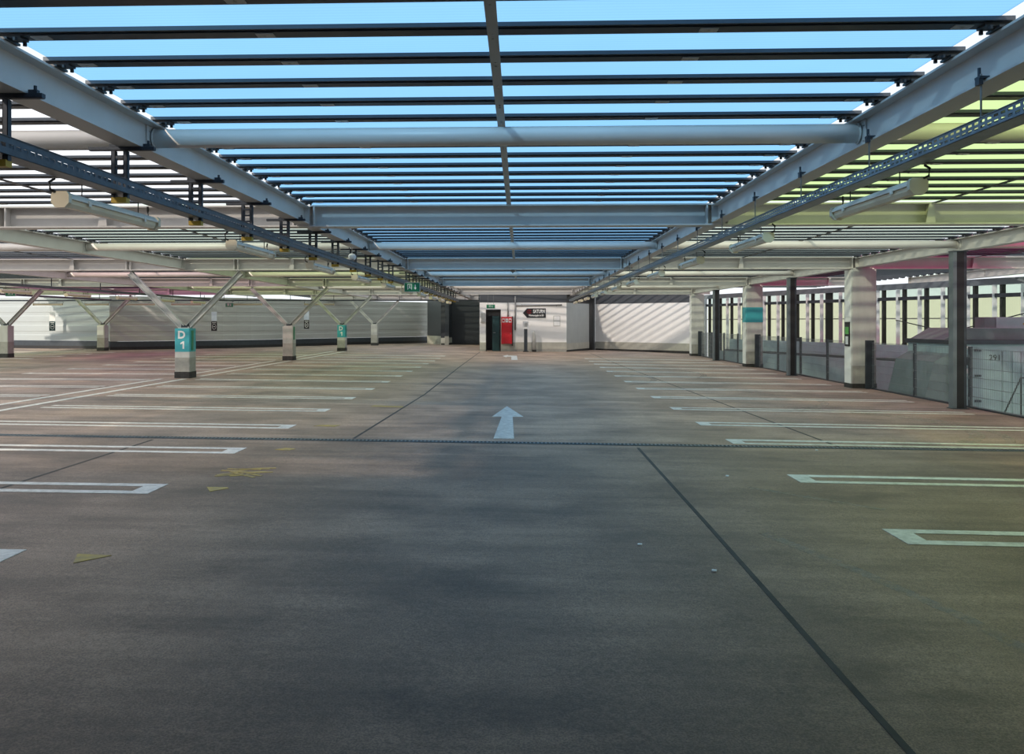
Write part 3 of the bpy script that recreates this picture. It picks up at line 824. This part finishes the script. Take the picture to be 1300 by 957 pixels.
# waste container behind the fence
cx0, cx1, cy = 10.25, 14.6, 21.0
T = empty('waste_container', 'large blue-grey steel container behind the fence at the right edge', 'container', ((cx0+cx1)/2, cy, -.95))
hw = (cx1-cx0)/2
m = MB().box(-hw, hw, 0, 2.3, .12, 2.12)
for i in range(int(hw*2/.22)):
    if i > 4: m.box(-hw+.1+i*.22, -hw+.16+i*.22, -.03, 0, .2, 1.95)
m.build('body', M['box_grey'], T)
MB().box(-hw-.05, hw, -.06, 2.35, 2.12, 2.22).build('top_rim', M['charcoal'], T)
MB().prism([(-hw,1.9),(-hw-.35,1.7),(-hw-.55,.9),(-hw-.55,.0),(-hw,.0)], .1, 2.2, 'y').build('sloping_hopper', M['box_dark'], T)
MB().prism([(-hw-.02,2.22),(-hw+.45,2.5),(hw,2.5),(hw,2.22)], .3, 2.1, 'y').build('lid', M['box_dark'], T)
p = MB().lathe([(.1,0),(.1,.02)], (-hw+.4,-.02,1.72), 18, 'y').build('round_port', M['black'], T)
MB().box(-hw+.3,-hw+.48,-.015,0,1.42,1.54).build('white_sticker', M['paper'], T)
MB().box(-hw+.36,-hw+.46,-.015,0,2.0,2.08).build('white_sticker', M['paper'], T)
text_mesh('painted_number', '291', .19, M['black'], T, (-hw+1.02,-.012,1.80), (R(90),0,0), .002)
for i in range(3): MB().box(-hw+.55,-hw+.68,-.05,0,.75+i*.6,.8+i*.6).build('hinge', M['charcoal'], T)
MB().box(-hw,hw,0,2.2,0,.12).build('skid', M['charcoal'], T)
# grey duct above/behind the container
T = empty('duct_box', 'grey panelled duct with yellow arrow raised behind the container', 'duct', (14.3,23.6,-.95))
for i in range(2):
    MB().box(-1.6+i*1.62, -.02+i*1.62, 0, .5, 2.42, 2.78).build('panel', M['box_grey'], T)
MB().prism([(-.9,2.58),(-.65,2.58),(-.65,2.55),(-.52,2.6),(-.65,2.65),(-.65,2.62),(-.9,2.62)], -.006, -.001, 'y').build('yellow_arrow', M['yellow'], T)
for x in (-1.4, -.02, 1.5): MB().box(x-.04,x+.04,.1,.4,0,2.42).build('support', M['charcoal'], T)
MB().box(-1.9,-1.62,0,.5,2.3,2.78).build('end_cap', M['box_dark'], T)
# handrail by the container
T = empty('stair_handrail', 'thin dark stair handrail behind the fence before the grey container', 'handrail', (9.9,18.4,-.95))
MB().tube([(.15,.2,.45),(.62,.2,1.48),(1.6,.2,1.48)], .018, 8).build('top_rail', M['charcoal'], T)
MB().tube([(.28,.2,.05),(.75,.2,.72),(1.6,.2,.72)], .014, 8).build('lower_rail', M['charcoal'], T)
for x, h in ((.62,1.48),(1.55,1.48),(.2,.56)): MB().tube([(x,.2,0),(x,.2,h)], .018, 8).build('rail_post', M['charcoal'], T)

# ------------------------------------------------------------------ far walls
def wall(name, pts, z0, z1, th, mat, parent=None, out=1):
    m = MB()
    for (a, b) in zip(pts[:-1], pts[1:]):
        A = Vector(a); B = Vector(b); d = (B-A).normalized(); n = Vector((-d.y,d.x))*th*out
        m.prism([(A.x,A.y),(B.x,B.y),(B.x+n.x,B.y+n.y),(A.x+n.x,A.y+n.y)], z0, z1)
    return m.build(name, mat, parent)
def curve_pts(P, n=8):
    """Catmull-Rom through points"""
    Q = [Vector(p) for p in P]; Q = [2*Q[0]-Q[1]]+Q+[2*Q[-1]-Q[-2]]; out = []
    for i in range(1, len(Q)-2):
        for k in range(n):
            t = k/n; a,b,c,d = Q[i-1],Q[i],Q[i+1],Q[i+2]
            out.append(tuple(.5*((2*b)+(c-a)*t+(2*a-5*b+4*c-d)*t*t+(3*b-a-3*c+d)*t**3)))
    return out+[tuple(Q[-2])]
zl = zf(-20)
left_a = curve_pts([(-33.5,52.0),(-28,50.2),(-23.4,49.4)], 5)
left_b = curve_pts([(-22.9,47.6),(-17,51.6),(-12.4,58.0),(-6.85,64.6)], 8)
def clad_wall(name, pts, mat):
    """smooth horizontal trapezoid cladding, shallow waves up the wall"""
    prof = []
    z = zl+.48
    while z < 3.0:
        prof += [(q, o) for q, o in ((z,.0),(z+.30,.0),(z+.36,.012),(z+.5,.012)) if q < 3.1]; z += .56
    prof.append((3.14,.0))
    m = MB()
    for (zz, o) in prof: pass
    nrm = []
    for i, p in enumerate(pts):
        a = Vector(pts[max(0,i-1)]); b = Vector(pts[min(len(pts)-1,i+1)]); d = (b-a).normalized(); nrm.append(Vector((-d.y,d.x)))
    k = len(prof)
    for i, p in enumerate(pts):
        for (zz, o) in prof: m.v.append((p[0]+nrm[i].x*o, p[1]+nrm[i].y*o, zz))
    for i, p in enumerate(pts):
        for (zz, o) in prof: m.v.append((p[0]+nrm[i].x*.16, p[1]+nrm[i].y*.16, zz))
    n = len(pts); off = n*k
    for i in range(n-1):
        for j in range(k-1):
            m.f.append((i*k+j,(i+1)*k+j,(i+1)*k+j+1,i*k+j+1)); m.f.append((off+i*k+j,off+i*k+j+1,off+(i+1)*k+j+1,off+(i+1)*k+j))
        m.f.append((i*k,off+i*k,off+(i+1)*k,(i+1)*k)); m.f.append((i*k+k-1,(i+1)*k+k-1,off+(i+1)*k+k-1,off+i*k+k-1))
    for i in (0, n-1):
        for j in range(k-1): m.f.append((i*k+j,i*k+j+1,off+i*k+j+1,off+i*k+j))
    o = m.build(name, mat)
    return o
wl = struct(clad_wall('wall_left', left_b, M['clad']))
wl2 = struct(clad_wall('wall_far_left', left_a, M['clad_blue']))
def offset(pts, d):
    out = []
    for i, p in enumerate(pts):
        a = Vector(pts[max(0,i-1)]); b = Vector(pts[min(len(pts)-1,i+1)]); t = (b-a).normalized(); out.append((p[0]-t.y*d, p[1]+t.x*d))
    return out
struct(wall('baseboard_left', offset(left_b,-.05), zf(-15)-.01, zf(-15)+.17, .2, M['black'])); struct(wall('baseboard_left_upper', offset(left_b,-.02), zf(-15)+.17, zf(-15)+.47, .17, M['charcoal']))
struct(wall('baseboard_far_left', offset(left_a,-.05), zf(-15)-.01, zf(-15)+.17, .2, M['black'])); struct(wall('baseboard_far_left_upper', offset(left_a,-.02), zf(-15)+.17, zf(-15)+.47, .17, M['charcoal']))

def wall3(tagname, a, b, mat, base, zb=-.2, base_h=.5, top=3.4, th=.3, band=None, kick=True):
    zfl = (zf(a[0])+zf(b[0]))/2
    zt = EYE+1.08 if band else top
    o = struct(wall('wall_'+tagname, [a,b], zfl+base_h, zt, th, mat))
    if band: struct(wall('trim_'+tagname, [a,b], zt, EYE+1.74, th, band))
    A = Vector(a); B = Vector(b); d = (B-A).normalized(); n = Vector((-d.y,d.x))
    s = .015
    struct(wall('baseboard_'+tagname, [(a[0]-n.x*s,a[1]-n.y*s),(b[0]-n.x*s,b[1]-n.y*s)], zb if not kick else zfl+.12, zfl+base_h, th, base))
    if kick: struct(wall('baseboard_foot_'+tagname, [(a[0],a[1]),(b[0],b[1])], zb, zfl+.12, th-.02, M['plinth']))
    return o
wall3('slate', (-6.85,64.0), (-5.25,60.6), M['wall_slate'], M['wall_base'], kick=False, base_h=.6)
wall3('recess_side', (-5.25,60.6), (-4.9,62.3), M['wall_dark'], M['wall_base'])
wall3('recess', (-4.9,62.3), (-2.4,62.3), M['wall_dark'], M['wall_dark'])
DA, DB = (-2.28,49.4), (2.68,49.9)
# door wall with a real opening
d = (Vector(DB)-Vector(DA)).normalized(); LEN = (Vector(DB)-Vector(DA)).length; AZ = math.atan2(d.y,d.x)
def dp(u, v=0.): return (DA[0]+d.x*u-d.y*v, DA[1]+d.y*u+d.x*v)      # u along the wall, v behind its face
D0, D1, DH = .34, 1.19, 2.38
zfl = 0.02
for nm, u0, u1 in (('door_side_left',0,D0), ('door_side_right',D1,LEN)):
    struct(wall('wall_'+nm, [dp(u0),dp(u1)], zfl+.5, EYE+1.08, .3, M['wall_white']))
    struct(wall('baseboard_'+nm, [dp(u0,-.015),dp(u1,-.015)], zfl+.1, zfl+.5, .3, M['wall_base']))
    struct(wall('baseboard_foot_'+nm, [dp(u0),dp(u1)], -.15, zfl+.1, .28, M['concrete_mid']))
struct(wall('wall_door_head', [dp(D0),dp(D1)], zfl+DH, EYE+1.08, .3, M['wall_white']))
struct(wall('trim_door_wall', [dp(0),dp(LEN)], EYE+1.08, EYE+1.74, .3, M['wall_slate']))
struct(wall('wall_door_return', [dp(0,.3),(-2.3,62)], -.1, EYE+1.74, .3, M['wall_dark'], None, -1))
struct(wall('wall_stairwell', [dp(D0-.2,1.6),dp(D1+.6,1.6)], -.1, EYE+1.2, .1, M['black']))
t = bpy.data.objects.new('door_1', None); C.objects.link(t); t.location = (*dp(D0), zfl); t.rotation_euler = (0,0,AZ); t['kind'] = 'structure'
w = D1-D0
MB().box(0,.05,-.02,.28,0,DH).build('frame', M['black'], t); MB().box(w-.05,w,-.02,.28,0,DH).build('frame', M['black'], t); MB().box(.05,w-.05,-.02,.28,DH-.06,DH).build('frame', M['black'], t)
lf = MB().box(.38,w-.06,.16,.21,0,2.0).build('leaf', M['teal_door'], t)
MB().tube([(.44,.13,1.05),(.44,.10,1.05),(.56,.10,1.05)], .012, 6).build('handle', M['strut'], lf)
MB().box(.05,w-.05,.12,.2,2.02,DH-.06).build('transom', M['black'], t)
wall3('jog', DB, (4.25,53.5), M['wall_grey'], M['wall_base'], band=M['black'])
struct(wall('trim_black_panel', [(4.25,53.5),(4.72,54.5)], -.2, EYE+1.74, .3, M['black']))
wall3('right', (4.72,54.4), (10.1,49.17), M['wall_white'], M['wall_base'], band=M['wall_slate'], base_h=.55)
struct(wall('wall_right_return', [(10.1,49.2),(10.2,60)], -.2, 3.1, .3, M['wall_grey']))

# things on the door wall
def on_wall(name, label, cat, u, z, group=None):
    x, y = dp(u, 0); return empty(name, label, cat, (x,y,z), AZ, group)
t = on_wall('direction_sign', 'dark arrow-shaped sign with white SATURN lettering on the white wall', 'sign', 3.18, EYE+.48)
MB().prism([(-.72,0),(-.48,.27),(.60,.27),(.60,-.27),(-.48,-.27)], -.03, -.001, 'y').build('board', M['charcoal'], t)
MB().prism([(-.66,0),(-.46,.235),(.57,.235),(.57,-.235),(-.46,-.235)], -.034, -.03, 'y').build('panel', M['black'], t)
text_mesh('lettering', 'SATURN', .27, M['letter'], t, (.21,-.036,.09), (R(90),0,0), .002, 'CENTER', .66, .012)
text_mesh('lettering', 'Warenausgabe im EG', .15, M['letter'], t, (.05,-.036,-.135), (R(90),0,0), .002, 'CENTER', .66, .004)
lg = MB()
for i in range(3):
    a = [(-.36+.12*math.cos(R(q))*(1-.2*i)+.05*i, .08+.11*math.sin(R(q))*(1-.25*i)) for q in range(40,330,24)]
    for p, q in zip(a[:-1], a[1:]): lg.bar((p[0],-.036,p[1]), (q[0],-.036,q[1]), .012, .004, (0,1,0))
lg.build('orbit_emblem', M['red'], t)
t = on_wall('fire_cabinet', 'tall red fire equipment cabinet on the wall right of the door', 'cabinet', 1.52, zfl)
MB().box(-.30,.30,-.22,-.0,.42,1.95).build('body', M['red'], t)
dr = MB().box(-.27,.27,-.235,-.22,.46,1.55).build('door', M['red'], t)
MB().box(.2,.23,-.25,-.235,.95,1.05).build('handle', M['pipe'], dr)
for x in (-.19,.0,.19):
    s = MB(); s.box(x-.075,x+.075,-.226,-.22,1.64,1.86); s.build('pictogram', M['letter'], t)
    MB().box(x-.05,x+.05,-.23,-.226,1.69 if x else 1.74,1.81 if x else 1.77).build('pictogram_mark', M['red'], t)
MB().box(.30,.36,-.2,-.0,.3,1.98).build('side_frame', M['black'], t)
for u, zt, z0, r, lab in ((1.60,EYE+1.08,1.97,.035,'thin grey vertical pipe above the red cabinet'), (2.02,EYE+1.42,1.2,.04,'grey vertical pipe right of the red cabinet')):
    t = on_wall('wall_pipe', lab, 'pipe', u, zfl, 'grey pipes on the door wall')
    MB().tube([(0,-.05,z0),(0,-.05,zt)], r, 10).build('tube', M['pipe'], t, None, True)
    for z in (z0+.12, zt-.15): MB().box(-.06,.06,-.06,-.001,z-.015,z+.015).build('bracket', M['strut'], t)
t = on_wall('wall_pipe', 'grey horizontal pipe along the top of the white wall above the arrow sign', 'pipe', 3.4, EYE+.92, 'grey pipes on the door wall')
MB().tube([(-1.32,-.05,-.02),(1.25,-.05,.03)], .035, 10).build('tube', M['pipe'], t, None, True)
for x in (-1,0,1): MB().box(x-.015,x+.015,-.06,-.001,-.06,.06).build('bracket', M['strut'], t)
MB().lathe([(.042,-.03),(.042,.03)], (1.27,-.055,.03), 10).build('end_valve', M['cable'], t)
t = on_wall('electric_box', 'grey electric box on the white wall left of the door', 'box', .17, EYE+.2)
MB().box(-.11,.11,-.12,-.001,-.25,.30).build('housing', M['strut'], t); MB().box(-.09,.09,-.13,-.12,-.22,.27).build('lid', M['concrete'], t)
t = on_wall('wall_notice', 'white double notice in a frame at the right end of the door wall', 'notice', 4.42, EYE+.03)
MB().box(-.2,.2,-.02,-.001,-.3,.3).build('frame', M['strut'], t); MB().box(-.17,.17,-.026,-.02,.02,.27).build('sheet', M['paper'], t); MB().box(-.17,.17,-.026,-.02,-.27,-.02).build('sheet', M['paper'], t)
x, y = dp(2.55,-.7)
t = empty('ticket_post', 'slim post with white head and dark body before the white wall', 'ticket machine', (x,y,zf(x)), AZ)
MB().box(-.09,.09,-.1,.1,.05,1.3).build('body', M['charcoal'], t); MB().bevbox(-.15,.15,-.12,.12,1.3,1.72,.03).build('head', M['paper'], t)
MB().box(-.08,.08,-.13,-.12,1.42,1.62).build('display', M['strut'], t); MB().box(-.14,.14,-.16,.16,0,.05).build('foot_plate', M['plinth'], t)
x, y = dp(3.05,-.5)
t = empty('bollard', 'low grey bollard with dark foot beside the ticket post', 'bollard', (x,y,zf(x)), AZ)
MB().lathe([(.12,.0),(.12,.12)], (0,0,0), 16).build('foot', M['plinth'], t); MB().lathe([(.1,.12),(.1,1.1),(.08,1.16),(.03,1.18)], (0,0,0), 16).build('shaft', M['strut'], t, None, True)
# hanging notices before the curved left wall
for (x, y, z, c2, lab) in ((-27.1,49.3,EYE-.0,'green','hanging white and dark green notice at the far left'), (-17.6,49.3,EYE-.0,'black','hanging pale notice over black plate beside the D 1 pillar'),
                     (-13.3,53.6,EYE+.08,'black','hanging white notice over black plate behind the plain stub pillar')):
    t = empty('hanging_notice', lab, 'sign', (x,y,z), R(20), 'hanging notices before the curved wall')
    MB().box(-.15,.15,-.012,.012,.03,.56).build('upper_panel', M['paper_blue' if c2 == 'black' else 'paper'], t)
    pl = MB().box(-.16,.16,-.014,.014,-.54,.0).build('lower_panel', M['teal_door' if c2 == 'green' else c2], t)
    rg = MB()
    a = [(.10*math.cos(R(q)), -.30+.15*math.sin(R(q))) for q in range(0,361,20)]
    for p, q in zip(a[:-1], a[1:]): rg.bar((p[0],-.018,p[1]), (q[0],-.018,q[1]), .02, .006, (0,1,0))
    rg.box(-.05,.05,-.021,-.015,-.32,-.28); rg.box(-.11,.11,-.021,-.015,-.09,-.06); rg.build('ring_symbol', M['letter'], pl)
    MB().box(-.012,.012,-.006,.006,0,.03).build('link', M['pipe'], t)
    for s in (-.1,.1): MB().tube([(s,0,.56),(s,0,1.45)], .004, 5).build('cord', M['pipe'], t)

# ------------------------------------------------------------------ light and camera
W = bpy.data.worlds.new('World'); bpy.context.scene.world = W; W.use_nodes = True
N = W.node_tree.nodes; Lk = W.node_tree.links; bg = N['Background']
tc = N.new('ShaderNodeTexCoord'); sp = N.new('ShaderNodeSeparateXYZ'); rp = N.new('ShaderNodeValToRGB')
Lk.new(tc.outputs['Generated'], sp.inputs[0]); Lk.new(sp.outputs[2], rp.inputs[0])
rp.color_ramp.elements[0].position = .0; rp.color_ramp.elements[0].color = (.93,.97,1.0,1)
rp.color_ramp.elements[1].position = .7; rp.color_ramp.elements[1].color = (.72,.86,1.0,1)
Lk.new(rp.outputs[0], bg.inputs[0]); bg.inputs[1].default_value = 1.15
sd = bpy.data.lights.new('sun', 'SUN'); sd.energy = 5.2; sd.angle = R(2.6); sd.color = (1,.87,.72)
so = bpy.data.objects.new('sun', sd); C.objects.link(so)
so.rotation_euler = Vector((.65,1.0,-.72)).to_track_quat('-Z','Y').to_euler()

cd = bpy.data.cameras.new('camera'); cam = bpy.data.objects.new('camera', cd); C.objects.link(cam)
cd.sensor_fit = 'HORIZONTAL'; cd.sensor_width = 36; cd.lens = 1100*36/1300
cd.shift_x = (650-620)/1300; cd.shift_y = -(478.5-408)/1300
cd.clip_end = 500; cd.clip_start = .05
cam.location = (0,0,EYE); cam.rotation_euler = (R(90),0,math.atan(40/1100))
sc = bpy.context.scene; sc.camera = cam
sc.view_settings.view_transform = 'Standard'; sc.view_settings.look = 'None'; sc.view_settings.gamma = 1; sc.view_settings.use_curve_mapping = False
sc.view_settings.exposure = 0
sc.cycles.transparent_max_bounces = 24; sc.cycles.max_bounces = 8; sc.cycles.diffuse_bounces = 4
sc.cycles.use_denoising = True
